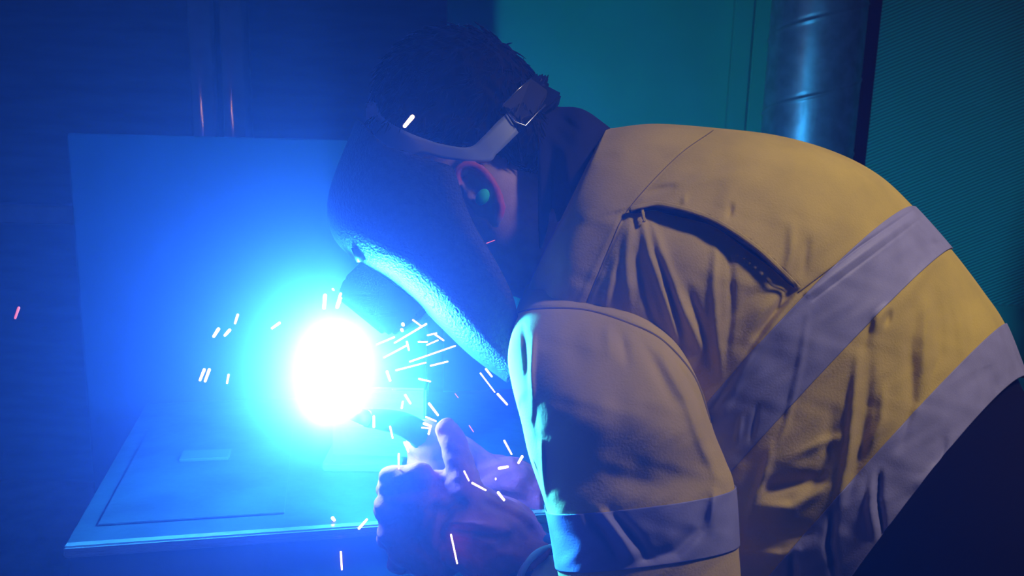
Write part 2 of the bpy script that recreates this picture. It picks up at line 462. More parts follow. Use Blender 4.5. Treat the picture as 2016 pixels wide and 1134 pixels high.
# ================================================================== BENCH, PLATE, WORKPIECE
ZB = (P(650, 908, 1.19)).z          # bench top height
A = on_z(125, 1076, ZB); Bq = on_z(760, 1031, ZB)
edge = (Bq - A).normalized(); edge.z = 0
perp = Vector((-edge.y, edge.x, 0))
Lb = 0.62
A0 = A.copy(); B0 = A + edge * Lb
D = 0.46
bench = empty('welding_bench', (A0 + B0 + perp * D) / 2 * 1.0); bench.location.z = 0
tag(bench, 'heavy steel welding bench with a bright front edge under the arc', 'bench')
bpy.context.view_layer.update()
prism('bench_top', [A0, B0, B0 + perp * D, A0 + perp * D], (0, 0, -0.012), M_BENCH, bench, bev=0.0015)
prism('front_apron', [A0 + perp*0.002 + edge*0.005 + Vector((0,0,-0.014)), B0 + perp*0.002 + Vector((0,0,-0.014)), B0 + perp*0.012 + Vector((0,0,-0.0)), A0 + perp*0.012 + edge*0.005 + Vector((0,0,0))][:2] + [B0 - perp*0.13 + Vector((0,0,-0.30)), A0 - perp*0.13 + edge*0.005 + Vector((0,0,-0.30))], perp * 0.006, M_BENCH, bench)
eb = prism('edge_bar', [A0 - perp*0.004 + Vector((0,0,0.001)), B0 - perp*0.004 + Vector((0,0,0.001)), B0 + perp*0.008 + Vector((0,0,0.001)), A0 + perp*0.008 + Vector((0,0,0.001))], (0, 0, -0.014), M_STEEL, bench, bev=0.002)  # polished bar, made wide and bright so the edge glints
for i, j in ((0, 0), (1, 0), (0, 1), (1, 1)):
    c = A0 + edge * (0.05 + i * (Lb - 0.1)) + perp * (0.05 + j * (D - 0.1))
    box('leg', (c.x, c.y, (ZB - 0.012) / 2), (0.05, 0.05, ZB - 0.0125), M_PANEL, bench)
# upright plate behind the bench
yq = 1.60
q0 = on_y(131, 262, yq); e_ = on_y(984, 60, yg); q1x = ARC.x + (e_.x - ARC.x) * (yq - ARC.y) / (yg - ARC.y)     # its shadow ends on the green sheet
plate = empty('splash_plate', ((q0.x + q1x)/2, yq, 0)); tag(plate, 'large dark blue upright plate screen behind the welding bench', 'screen')
o = sheet('plate_sheet', q0.x, q1x, yq, 0.02, q0.z, 0.012, M_PANEL, 0.002); o.parent = plate; o.matrix_parent_inverse = plate.matrix_world.inverted()
for xx in (q0.x + 0.05, q1x - 0.05):
    o = box('foot', (xx, yq + 0.006, 0.01), (0.06, 0.30, 0.02), M_PANEL); o.parent = plate; o.matrix_parent_inverse = plate.matrix_world.inverted()
# thin plate leaning on the bench, seen through the glare
zz0 = ZB + 0.0004
p0 = on_z(192, 1036, zz0); p1 = on_z(560, 1012, zz0)
dv = (p1 - p0); pv = Vector((-dv.y, dv.x, 0)).normalized()
pl = prism('steel_offcut', [p0, p1, p1 + pv*0.30, p0 + pv*0.30], (0, 0, 0.0022), M_BENCH, None, bev=0.0006)
tag(pl, 'flat square steel offcut lying on the bench beside its front edge', 'plate')
c0 = on_z(352, 904, ZB + 0.0075); c1 = on_z(450, 900, ZB + 0.0075)
dv = (c1 - c0); pv = Vector((-dv.y, dv.x, 0)).normalized() * 0.03
st = prism('steel_strip', [c0, c1, c1 + pv, c0 + pv], (0, 0, -0.0045), M_STRIP, None, bev=0.001)
tag(st, 'short pale steel strip lying on the flat offcut', 'strip')
# the piece being welded
w0 = on_z(585, 910, ZB); 
bl, br_ = P(655, 908, 1.175), P(838, 900, 1.175)
bl.z = ZB; br_.z = ZB
h = (P(838, 756, 1.175).z - ZB)
wd = (br_ - bl); wd.z = 0; wn = Vector((-wd.y, wd.x, 0)).normalized()
wk = empty('workpiece', (bl + br_) / 2 + wn*0.02); tag(wk, 'bright lit steel section standing on the bench at the arc', 'workpiece')
bpy.context.view_layer.update()
prism('steel_section', [bl + Vector((0,0,0.012)), br_ + Vector((0,0,0.012)), br_ + Vector((0,0,h)), bl + Vector((0,0,h))], wn * 0.05, M_STEEL, wk, bev=0.003)
bp0 = bl - wn*0.02 - wd.normalized()*0.01; bp1 = br_ - wn*0.02 - wd.normalized()*0.03
prism('base_flange', [bp0, bp1, bp1 + wn*0.10, bp0 + wn*0.10], (0, 0, 0.012), M_STEEL, wk, bev=0.002)

# ================================================================== THE MAN
DT, DH, DA = 1.06, 1.02, 0.85
#            Bx    By    Fx    Fy    depth half  bowx bowy
T = [(1170, 300, 1075, 500, DT, 0.075,   0,   0),
     (1192, 256, 1012, 630, DT, 0.146,  -2,   0),
     (1208, 252, 1040, 655, DT, 0.172,  -4,   0),
     (1290, 244, 1030, 760, DT, 0.185,  -8, -10),
     (1410, 253, 1110, 860, DT, 0.190, -14, -20),
     (1535, 269, 1190, 910, DT, 0.190, -20, -28),
     (1645, 301, 1250, 930, DT, 0.188, -26, -34),
     (1733, 347, 1290, 945, DT, 0.185, -30, -38),
     (1803, 412, 1275, 985, DT, 0.182, -30, -38),   # 7 tape top
     (1874, 492, 1305, 1105, DT, 0.180, -14, -20),  # 8 tape bottom
     (1935, 572, 1360, 1185, DT, 0.178,  -6, -10),
     (1980, 640, 1440, 1240, DT, 0.176, -12, -18),  # 10 lower tape top
     (2022, 745, 1570, 1340, DT, 0.178, -28, -32)]  # 11 hem
T = np.array(T, float)
AR = [(1034, 570, 1280, 590, .975, 0.050,   0, -25),
      (1014, 640, 1308, 655, .930, 0.055,   0, -48),
      (1000, 700, 1352, 712, .892, 0.062,   0, -40),
      (1008, 760, 1384, 775, .866, 0.068,   0, -20),
      (1026, 830, 1405, 848, DA, 0.072,   0,  -8),
      (1042, 900, 1428, 905, DA, 0.072,   0,   4),
      (1076, 1003, 1446, 958, DA, 0.072,   0,  20),   # 6 tape top
      (1096, 1116, 1454, 1072, DA, 0.072,  0,  22),   # 7 tape bottom
      (1108, 1190, 1458, 1170, DA, 0.071,  0,  20),
      (1105, 1300, 1440, 1290, DA, 0.074,  5,  20),
      (1080, 1390, 1330, 1420, DA + .01, 0.066, 0, 15)]
AR = np.array(AR, float)

# fold strokes in picture order: polyline, width px, height (m, + towards the eye)
TOR = [
 # yoke seam and stitched double line
 ([(1405, 256), (1330, 312), (1238, 412), (1200, 490), (1152, 606)], 3.0, -0.0016, 0),
 ([(1392, 256), (1318, 310), (1226, 408), (1187, 490), (1138, 600)], 5.0, 0.0008, 0),
 ([(1575, 577), (1690, 487), (1806, 408)], 3.0, -0.0022, 0),
 ([(1590, 580), (1700, 497), (1812, 418)], 6.0, 0.0020, 0),
 ([(1600, 590), (1710, 507), (1815, 428)], 3.0, -0.0012, 0),
 # side seam down from the vent
 ([(1562, 568), (1500, 650), (1448, 735), (1405, 800)], 7, -0.0040, 0),
 ([(1575, 575), (1520, 650), (1465, 735), (1425, 810)], 8, 0.0020, 0),
 # folds fanning out from the armhole
 ([(1262, 420), (1278, 500), (1310, 590), (1335, 660)], 8, 0.0045, 1),
 ([(1280, 430), (1310, 520), (1345, 610), (1385, 690)], 9, 0.0040, 1),
 ([(1240, 440), (1232, 520), (1240, 600)], 10, 0.0035, 1),
 ([(1215, 500), (1200, 560), (1190, 610)], 9, 0.003, 1),
 ([(1255, 500), (1270, 580), (1290, 640)], 8, -0.0035, 1),
 ([(1300, 510), (1325, 600), (1350, 680)], 8, -0.004, 1),
 ([(1350, 560), (1380, 640), (1400, 720)], 10, -0.0035, 1),
 ([(1410, 480), (1405, 560), (1412, 660), (1420, 740)], 9, 0.003, 1),
 ([(1436, 500), (1440, 600), (1430, 700)], 8, -0.0025, 1),
 ([(1515, 565), (1475, 585), (1445, 625)], 14, -0.0022, 1),
 ([(1535, 590), (1500, 615), (1465, 665)], 12, 0.002, 1),
 ([(1555, 575), (1520, 620), (1485, 665)], 10, -0.004, 1),
 ([(1400, 800), (1440, 760), (1490, 680), (1530, 620)], 12, 0.004, 1),
 # yoke puckers
 ([(1270, 382), (1300, 372), (1330, 366)], 7, -0.003, 1),
 ([(1330, 345), (1380, 330), (1440, 318), (1490, 300)], 18, -0.0035, 1),
 ([(1320, 365), (1400, 350), (1460, 335)], 14, 0.0028, 1),
 ([(1440, 400), (1435, 430)], 6, -0.003, 1), ([(1350, 385), (1345, 402)], 6, 0.002, 1),
 ([(1490, 330), (1440, 370), (1420, 410)], 20, 0.003, 1),
 ([(1560, 440), (1558, 500), (1545, 545)], 10, 0.003, 1),
 ([(1590, 470), (1580, 540)], 9, -0.0025, 1),
 ([(1120, 360), (1170, 320), (1215, 300)], 12, -0.002, 1),
 ([(1090, 480), (1130, 430), (1170, 380)], 14, -0.002, 1),
 # between the tapes
 ([(1800, 600), (1790, 680), (1795, 790), (1770, 880)], 12, -0.0045, 1),
 ([(1838, 560), (1850, 620), (1850, 700), (1830, 760)], 11, -0.003, 1),
 ([(1825, 580), (1822, 660), (1820, 760)], 11, 0.004, 1),
 ([(1880, 520), (1905, 600), (1920, 660)], 9, -0.003, 1),
 ([(1870, 560), (1890, 640), (1895, 700)], 9, 0.003, 1),
 ([(1690, 700), (1680, 800), (1670, 900), (1650, 990)], 9, 0.005, 1),
 ([(1712, 690), (1705, 800), (1690, 900), (1668, 980)], 12, -0.0045, 1),
 ([(1640, 800), (1630, 900), (1600, 960), (1560, 1010)], 14, -0.004, 1),
 ([(1560, 900), (1620, 870), (1660, 860)], 10, 0.003, 1),
 ([(1500, 960), (1560, 950), (1630, 940)], 16, -0.006, 1),
 ([(1490, 1000), (1560, 1000), (1620, 960)], 14, 0.006, 1),
 ([(1470, 1040), (1530, 1050), (1600, 1040)], 16, -0.005, 1),
 ([(1460, 1085), (1540, 1095), (1580, 1080)], 12, 0.004, 1),
 ([(1520, 880), (1500, 950), (1475, 1010)], 9, 0.004, 1),
 ([(1740, 760), (1735, 830), (1715, 880)], 9, 0.003, 1),
 # tape folds
 ([(1700, 690), (1708, 655), (1716, 625)], 9, -0.0028, 1),
 ([(1722, 655), (1730, 625), (1750, 600)], 10, 0.0036, 1),
 ([(1745, 640), (1752, 610)], 6, -0.004, 1),
 ([(1590, 620), (1575, 720), (1550, 830), (1530, 880)], 6, 0.0020, 1),
 ([(1830, 480), (1870, 478)], 8, -0.004, 1), ([(1780, 590), (1830, 520), (1860, 500)], 12, 0.003, 1),
 ([(1460, 820), (1450, 870)], 5, 0.002, 1), ([(1490, 800), (1478, 870)], 5, -0.002, 1),
 ([(1730, 930), (1728, 980), (1740, 1060)], 6, -0.005, 1),
 ([(1718, 935), (1712, 1000), (1722, 1060)], 7, 0.004, 1),
 ([(1640, 1010), (1632, 1070), (1645, 1134)], 8, -0.006, 1),
 ([(1560, 1090), (1562, 1150)], 7, -0.005, 1),
 ([(1940, 720), (1955, 760), (1965, 830)], 14, -0.005, 1),
 ([(1860, 860), (1850, 920)], 9, -0.003, 1), ([(1800, 960), (1840, 935), (1870, 890)], 14, 0.003, 1),
]
SLV = [
 ([(1020, 613), (1060, 606), (1150, 608), (1232, 632), (1305, 668), (1368, 740), (1402, 832)], 4, -0.0025, 0),
 ([(1180, 640), (1175, 760), (1190, 880)], 30, 0.002, 1),
 ([(1300, 690), (1350, 780), (1385, 880), (1420, 950)], 12, 0.004, 1),
 ([(1320, 690), (1375, 790), (1405, 880)], 9, -0.004, 1),
 ([(1260, 665), (1300, 740), (1330, 800)], 12, -0.003, 1),
 ([(1220, 650), (1235, 720)], 10, -0.003, 1), ([(1195, 640), (1200, 700)], 8, 0.002, 1),
 ([(1050, 660), (1044, 740), (1050, 820)], 6, 0.005, 1),
 ([(1066, 870), (1068, 930), (1074, 990)], 5, 0.005, 1),
 ([(1030, 640), (1038, 720), (1058, 860)], 6, -0.003, 1),
 ([(1150, 1005), (1190, 1050), (1220, 1100)], 10, -0.004, 1),
 ([(1205, 1005), (1250, 1060), (1280, 1100)], 10, -0.005, 1),
 ([(1180, 1005), (1225, 1060), (1250, 1105)], 9, 0.004, 1),
 ([(1390, 985), (1375, 1040), (1330, 1085), (1250, 1105)], 12, -0.004, 1),
 ([(1410, 960), (1400, 1040)], 9, 0.004, 1),
 ([(1100, 900), (1180, 940), (1300, 950), (1400, 930)], 30, -0.003, 1),
 ([(1080, 760), (1170, 800), (1300, 790)], 45, 0.003, 1),
]

def displace(V, px, py, near, strokes):
    h = np.zeros(px.shape)
    for poly, wd_, amp, taper in strokes:
        d, s, f = seg_dist(px, py, poly)
        g = np.exp(-(d / wd_)**2) * amp * (1.5 if taper else 1.0)
        if taper: g = g * (0.25 + 0.75 * np.sin(np.clip(f, 0, 1) * np.pi) ** 0.7)
        h += g
    # cloth unevenness
    h += 0.0014 * np.sin(px * 0.031 + 1.3 * np.sin(py * 0.023)) * np.sin(py * 0.027 + 0.7 * np.sin(px * 0.019))
    h += 0.0006 * np.sin(px * 0.083 + 2.0 * np.sin(py * 0.051)) * np.sin(py * 0.071 + px * 0.03)
    h = h * near
    return V - cam_dist(V) * h[..., None]

VENT = [(1236, 412), (1268, 405), (1310, 403), (1400, 430), (1480, 480), (1535, 530), (1572, 568)]
def vent_push(V, px, py, near):
    d, s, f = seg_dist(px, py, VENT)
    inside = (s > 0)
    amp = 0.014 * np.sin(np.clip(f * 0.94 + 0.03, 0, 1) * np.pi) ** 0.9
    prof = np.clip(d / 2.5, 0, 1) * np.exp(-np.clip(d - 18, 0, None) / 34.0)
    lift = np.where(~inside, 0.004 * np.exp(-d / 26.0), 0)          # the flap stands up a little
    h = np.where(inside, -amp * prof, lift * np.sin(np.clip(f, 0, 1) * np.pi)) * near
    return V - cam_dist(V) * h[..., None]

def torso_piece(name, s0, s1, m, parent, ns, nv=360, inflate=0.0, vent=True, caps=False, edge_in=0.0):
    ts = np.linspace(s0, s1, ns)
    V, px, py = loft_pts(T, ts, nv, 2.25, inflate, far=.80)
    phi = np.linspace(0, 2*np.pi, nv, endpoint=False)
    near = np.clip(np.sin(phi) * 3.0, 0, 1)[None, :] * np.ones((ns, 1))
    V = displace(V, px, py, near, TOR)
    if vent: V = vent_push(V, px, py, near)
    # far side folds, for other viewpoints
    far = np.clip(-np.sin(phi), 0, 1)[None, :]
    V = V + NF * (far * 0.004 * np.sin(ts[:, None] * 5 + 6 * np.cos(phi)[None, :]))[..., None]
    me = fast_mesh(V.reshape(-1, 3), grid_faces(ns, nv, True, caps))
    return me

def arm_piece(s0, s1, ns, nv=260, inflate=0.0, mirror=False, caps=False):
    ts = np.linspace(s0, s1, ns)
    st = AR.copy()
    V, px, py = loft_pts(st, ts, nv, 2.5, inflate, far=1.0 if mirror else 1.55)
    phi = np.linspace(0, 2*np.pi, nv, endpoint=False)
    near = np.clip(np.sin(phi) * 3.0 + 0.6, 0, 1)[None, :] * np.ones((ns, 1))
    V = displace(V, px, py, near, SLV)
    if mirror:
        # mirrored through the plane at depth DT, pulled a little towards the arc
        d = (V - NC) @ NF; V = V + (2 * (DT) - 2 * d)[..., None] * NF - NF * 0.09
    return fast_mesh(V.reshape(-1, 3), grid_faces(ns, nv, True, caps))

# ---- body: one continuous skin surface (head, neck, trunk, arms, hands, legs)
def pe(px, py, d, fx, fy, fz):      # ellipsoid with semi axes in metres along image x, image y, depth
    return ellipsoid_arrays(P(px, py, d), (NR * fx, NF * fz, NU * fy))
def rot_e(px, py, d, ang, fx, fy, fz, nu=24, nv=32):
    c, s = math.cos(ang), math.sin(ang)
    ax = NR * c + NU * s; ay = -NR * s + NU * c
    return ellipsoid_arrays(P(px, py, d), (ax * fx, NF * fz, ay * fy), nu, nv)
def cap(p, q, rp, rq): return capsule_arrays(p, q, rp, rq, 7, 18)

head = []
head.append(pe(893, 215, DH, .088, .080, .074))
head.append(rot_e(858, 335, DH, math.radians(-28), .062, .072, .062))          # face mass
head.append(rot_e(868, 440, DH, math.radians(-28), .045, .040, .050))          # jaw
head.append(cap(P(800, 455, DH), P(815, 470, DH), .018, .018))                 # chin
head.append(cap(P(778, 345, DH), P(752, 392, DH), .009, .013))                 # nose
head.append(cap(P(757, 395, DH - .010), P(757, 395, DH + .010), .009, .009))
head.append(cap(P(775, 425, DH - .018), P(775, 425, DH + .018), .007, .007))   # lips
head.append(cap(P(783, 437, DH - .015), P(783, 437, DH + .015), .007, .007))
head.append(cap(P(772, 318, DH - .038), P(768, 320, DH + .038), .010, .010))   # brow
for s in (-1, 1):
    head.append(pe(792, 345, DH + s * .031, .013, .012, .014))                 # eyes
    # ear: helix rim, antihelix, lobe, bowl
    de = DH + s * .080
    def E(px, py, k=0.0): return P(px, py, de + s * k)
    rim = [(906, 372), (899, 352), (900, 334), (916, 325), (938, 327), (958, 344), (975, 368), (985, 394), (988, 418), (982, 436)]
    rp = np.array(cr([(*q,) for q in rim], 22))
    R_ = [E(a, b, .010) for a, b in rp]
    head.append(tube_arrays([tuple(v) for v in R_], np.r_[np.linspace(.0035, .0050, 8), np.full(10, .0052), np.linspace(.005, .004, 4)], 12))
    head.append(rot_e(948, 385, de - s * .001, math.radians(-55), .031, .020, .006))
    ah = [(925, 352), (945, 362), (962, 384), (968, 408), (965, 425)]
    head.append(tube_arrays([tuple(E(a, b, .0065)) for a, b in cr(ah, 12)], .0030, 10))
    head.append(cap(E(972, 436, .004), E(977, 442, .004), .0065, .0055))       # lobe
    head.append(cap(E(924, 388, .006), E(930, 402, .006), .0042, .004))       # tragus
neck = [(960, 255, 890, 450, DH + .005, .060, 0, 0), (1010, 275, 945, 520, DH + .010, .062, 0, 0), (1065, 300, 1000, 578, DH + .02, .064, 0, 0), (1130, 330, 1075, 600, DT - .03, .070, 0, 0), (1190, 340, 1110, 620, DT, .08, 0, 0)]
nV, _, _ = loft_pts(np.array(neck, float), np.linspace(0, 4, 30), 48, 2.0)
head.append((nV.reshape(-1, 3), grid_faces(30, 48, True, True)))
tV, _, _ = loft_pts(T, np.linspace(0.4, 12, 40), 48, 2.2, -0.028, far=.78)
head.append((tV.reshape(-1, 3), grid_faces(40, 48, True, True)))
# arms, near then far
nS, nE, nW = P(1170, 720, .945), P(1285, 1290, DA), P(985, 1080, .940)
fS, fE, fW = P(1190, 700, 1.15), P(1230, 1180, 1.16), P(985, 940, 1.115)
for a_, b_2, c_ in ((nS, nE, nW), (fS, fE, fW)):
    head.append(cap(a_, b_2, .050, .040)); head.append(cap(b_2, c_, .040, .027))
# hips and legs
hipc = P(1890, 1180, DT)
hips = []
for s in (-1, 1):
    hp = hipc + Vector((0.06, s * 0.095, 0)); kn = Vector((hp.x + 0.02 - 0.06 * s, hp.y, 0.50)); an = Vector((kn.x + 0.10, kn.y, 0.09))
    hips.append((hp, kn, an))
    head.append(cap(hp, kn, .085, .055)); head.append(cap(kn, an, .054, .036)); head.append(cap(an, an + Vector((-0.15, 0, -0.05)), .036, .028))
head.append(cap(P(1790, 1040, DT), hipc + Vector((.05, 0, 0)), .10, .12))

# hand skeletons, used for the hands and (thicker) for the gloves
def near_hand(k, e):
    L = []
    L.append(rot_e(858, 1012, 0.937, math.radians(-30), .046 * k, .050 * k, .022 * k))
    L.append(cap(P(930, 1040, 0.939), P(850, 1005, 0.937), .030 * k, .034 * k))
    tips = [(806, 938, .0), (800, 985, .0), (806, 1033, .0), (822, 1080, .0)]
    for i, (x, y, _) in enumerate(tips):
        kx, ky = (768, 766, 772, 788)[i], (948, 996, 1045, 1090)[i]
        a1, a2, a3, a4 = P(x + 28, y + 3, 0.925), P(kx, ky, 0.937), P(kx - 4, ky + 14, 0.963), P(kx + 34, ky + 22, 0.987)
        r = (.0125, .013, .0125, .0115)[i] * k + e
        L += [cap(a1, a2, r * 1.08, r), cap(a2, a3, r, r * .96), cap(a3, a4, r * .96, r * .88)]
    t1, t2, t3 = P(925, 985, 0.920), P(903, 915, 0.927), P(882, 850, 0.940)
    r = .0145 * k + e
    L += [cap(t1, t2, r * 1.15, r), cap(t2, t3, r, r * .92)]
    return L
def far_hand(k, e):
    L = []
    L.append(rot_e(880, 915, 1.105, math.radians(-15), .044 * k, .042 * k, .020 * k))
    L.append(cap(P(970, 938, 1.113), P(900, 915, 1.105), .029 * k, .032 * k))
    for i in range(4):
        y0 = 872 + i * 32; x0 = 838 + i * 6
        a1, a2, a3, a4 = P(x0 + 30, y0 + 8, 1.120), P(x0 - 6, y0 + 6, 1.118), P(x0 - 20, y0 + 12, 1.092), P(x0 + 12, y0 + 20, 1.066)
        r = (.0125, .013, .0125, .0112)[i] * k + e
        L += [cap(a1, a2, r * 1.06, r), cap(a2, a3, r, r * .96), cap(a3, a4, r * .96, r * .9)]
    t1, t2, t3 = P(905, 900, 1.085), P(872, 866, 1.075), P(836, 850, 1.078)
    r = .0145 * k + e
    L += [cap(t1, t2, r * 1.1, r), cap(t2, t3, r, r * .9)]
    return L
head += near_hand(0.78, -.001) + far_hand(0.78, -.001)
pm = remesh(head, 0.0042, 4, 0.45)
pc = np.empty(len(pm.vertices) * 3); pm.vertices.foreach_get('co', pc); pc = pc.reshape(-1, 3)
pd = (pc - NC) @ NF; ppx = CX + ((pc - NC) @ NR) / pd * FPX; ppy = CY - ((pc - NC) @ NU) / pd * FPX
er, _, _ = seg_dist(ppx, ppy, [(903, 350), (903, 334), (916, 325), (938, 327), (958, 344), (975, 368), (985, 394), (988, 418)])
fl_v = np.clip(1.25 - er / 16.0, 0, 1) * (pd < DH - .06)
at_ = pm.attributes.new('flush', 'FLOAT', 'POINT'); at_.data.foreach_set('value', fl_v.astype(float))
person = obj('person', pm, M_SKIN)
_t = M_SKIN.node_tree; _b = _t.nodes['Principled BSDF']; _l = _b.inputs['Base Color'].links[0].from_socket
_a = _t.nodes.new('ShaderNodeAttribute'); _a.attribute_name = 'flush'
_m = _t.nodes.new('ShaderNodeMix'); _m.data_type = 'RGBA'; _m.inputs[7].default_value = (0.75, 0.10, 0.12, 1)
_t.links.new(_a.outputs['Fac'], _m.inputs[0]); _t.links.new(_l, _m.inputs[6]); _t.links.new(_m.outputs[2], _b.inputs['Base Color'])
tag(person, 'man in yellow work jacket bending over the arc, welding in a helmet', 'person')

# ---- jacket
jacket = obj('jacket', torso_piece('jacket', 0, 12, M_YEL, None, 440, 420), M_YEL, person)
tag(jacket, 'yellow hi-vis cotton jacket body')
sl = obj('sleeve', arm_piece(0, 10, 300, 260), M_YEL, jacket)
sl2 = obj('sleeve', arm_piece(0, 8, 120, 120, 0, True), M_YEL, jacket)
def tape(me, lab):
    o = obj('reflective_tape', me, M_TAPE, jacket)
    so = o.modifiers.new('s', 'SOLIDIFY'); so.thickness = 0.0008; so.offset = 1
    if lab: o['label'] = lab
    return o
tape(torso_piece('t', 8, 9, None, None, 60, 420, 0.0016, False), 'grey reflective tape around the ribs')
tape(torso_piece('t', 11, 12, None, None, 60, 420, 0.0016, False), 'grey reflective tape around the hem')
tape(arm_piece(6, 7, 50, 260, 0.0016), 'grey reflective tape around the near sleeve')
tape(arm_piece(6, 7, 30, 120, 0.0016, True), None)
jb = bvh_of(jacket); jbs = bvh_of(jacket, sl)

def ribbon(name, poly, wpx, m, parent, bvh, off=0.0008, n=60, taper=True, thick=0.0004):
    """cloth strip lying on a surface, wpx(f) wide"""
    pts = cr(poly, n); t = np.gradient(pts, axis=0); t /= np.linalg.norm(t, axis=1)[:, None]; nrm = np.stack([-t[:, 1], t[:, 0]], 1)
    V, F, nv = [], [], 5
    rows = 0
    for i in range(n):
        f = i / (n - 1); ww = wpx(f) if callable(wpx) else wpx
        row = []
        for j in range(nv):
            q = pts[i] + nrm[i] * ww * (j / (nv - 1))
            p = hit(bvh, q[0], q[1], off=off)
            row.append(p)
        if any(r is None for r in row): continue
        V += [tuple(r) for r in row]; rows += 1
    if rows < 2: return None
    me = fast_mesh(np.array(V), grid_faces(rows, nv, False))
    o = obj(name, me, m, parent)
    so = o.modifiers.new('s', 'SOLIDIFY'); so.thickness = thick; so.offset = 0
    return o
# dark strip standing in for the shadow inside the open back vent
plain = obj('plain', torso_piece('plain', 0, 12, None, None, 200, 240, 0, False), M_NAVY)
jp = bvh_of(plain); bpy.data.objects.remove(plain)
rb = ribbon('vent_shade', [(1238, 413), (1268, 407), (1310, 405), (1400, 432), (1480, 482), (1535, 532), (1566, 563)], lambda f: 3 + 13 * math.sin(math.pi * min(1, f * 0.9 + 0.08)) ** 0.8 * (0.8 + 0.2 * math.sin(f * 21)), M_NAVY, jacket, jp, off=0.0012, n=160)
if rb: rb['label'] = 'dark navy strip for the shadow in the back vent'
# pull cord crossing the vent
ribbon('vent_cord', [(1266, 409), (1268, 422), (1271, 436)], 5, M_YEL, jacket, jp, off=0.002, n=30, thick=0.003)
ribbon('vent_hem', [(1240, 408), (1268, 401), (1310, 399), (1401, 426), (1482, 476), (1538, 526), (1576, 565)], 7.5, M_YEL, jacket, jp, off=0.0062, n=90, thick=0.002)
# seams as sewn thread lines
M_THREAD = mat('dull_thread', (0.16, 0.12, 0.04), 0.9)
for poly in ([(1405, 257), (1330, 312), (1238, 412), (1200, 490), (1152, 606)], [(1570, 576), (1690, 487), (1806, 408)], ):
    ribbon('seam', poly, 1.6, M_THREAD, jacket, jb, off=0.0006, n=70)
ribbon('seam', [(1016, 615), (1060, 606), (1150, 608), (1232, 632), (1305, 668), (1368, 740), (1402, 832)], 2.6, M_THREAD, jacket, jbs, off=0.0006, n=70)

# ---- dark undershirt collar, trousers, boots
col = np.array([(1058, 215, 1060, 560, DH + .015, .070, 0, 0), (1066, 206, 1064, 590, DH + .02, .080, 0, 0), (1100, 210, 1085, 600, DH + .03, .088, 0, 0), (1150, 216, 1100, 590, DT - .02, .095, 0, 0), (1215, 262, 1130, 560, DT, .10, 0, 0)], float)
cV, cpx, cpy = loft_pts(col, np.linspace(0, 4, 90), 160, 2.1)
cV = displace(cV, cpx, cpy, np.ones(cpx.shape), [([(1080, 260), (1110, 300), (1120, 380)], 12, 0.005, 1), ([(1100, 230), (1140, 260)], 9, -0.004, 1), ([(1090, 330), (1085, 450)], 10, -0.004, 1)])
me = fast_mesh(cV.reshape(-1, 3), grid_faces(90, 160, True))
colr = obj('undershirt_collar', me, M_NAVY, person); so = colr.modifiers.new('s', 'SOLIDIFY'); so.thickness = .004; so.offset = -1
colr['label'] = 'dark navy collar around the neck'

tr = []
TX = np.array([tuple(T[11]), tuple(T[12]), (2085, 850, 1690, 1400, DT, .175, -20, -20), (2170, 960, 1770, 1500, DT, .175, -10, -10), (2250, 1130, 1850, 1600, DT, .17, 0, 0)], float)
tV, _, _ = loft_pts(TX, np.linspace(0, 4, 30), 60, 2.2, -0.010); tr.append((tV.reshape(-1, 3), grid_faces(30, 60, True, True)))
for hp, kn, an in hips:
    tr.append(cap(hp, kn, .115, .085)); tr.append(cap(kn, an + Vector((0, 0, .03)), .085, .075))
obj('trousers', remesh(tr, .012, 8), mat('black_trouser_cloth', (0.006, 0.006, 0.018), 0.95, spec=0.05), person)
for hp, kn, an in hips:
    b1 = [cap(an + Vector((.02, 0, .08)), an + Vector((.01, 0, -.03)), .055, .05), cap(an + Vector((0, 0, -.045)), an + Vector((-.17, 0, -.05)), .045, .04)]
    o = obj('boot', remesh(b1, .008, 5), M_BOOT, person)
    o.data.update(); zmin = min(v.co.z for v in o.data.vertices)
    for v in o.data.vertices: v.co.z = max(v.co.z, 0.0) if v.co.z > -1 else 0
# ---- hair: short tousled, a cap and many locks
hp_ = [rot_e(872, 262, DH, math.radians(-8), .084, .034, .079, 50, 80), rot_e(895, 196, DH, 0, .0915, .079, .081, 60, 90), rot_e(1000, 255, DH, math.radians(35), .040, .058, .066, 40, 60)]
hm = remesh(hp_, .003, 6)
nvh = len(hm.vertices); co = np.empty(nvh * 3); hm.vertices.foreach_get('co', co); co = co.reshape(-1, 3)
no = np.empty(nvh * 3); hm.vertices.foreach_get('normal', no); no = no.reshape(-1, 3)
u = (co - NC) @ NR; v = (co - NC) @ NU; wz = (co - NC) @ NF
co = co + no * (0.0022 * np.sin(u * 260 + 3 * np.sin(v * 120)) * np.sin(wz * 170 + v * 90))[:, None]
hm.vertices.foreach_set('co', co.ravel()); hm.update()
hair = obj('hair', hm, M_HAIR, person); hair['label'] = 'short tousled dark brown hair'
LV, LF, off_ = [], [], 0
cen = np.array(P(900, 210, DH)); rng = np.random.RandomState(3)
idx = rng.choice(nvh, 2600, replace=False)
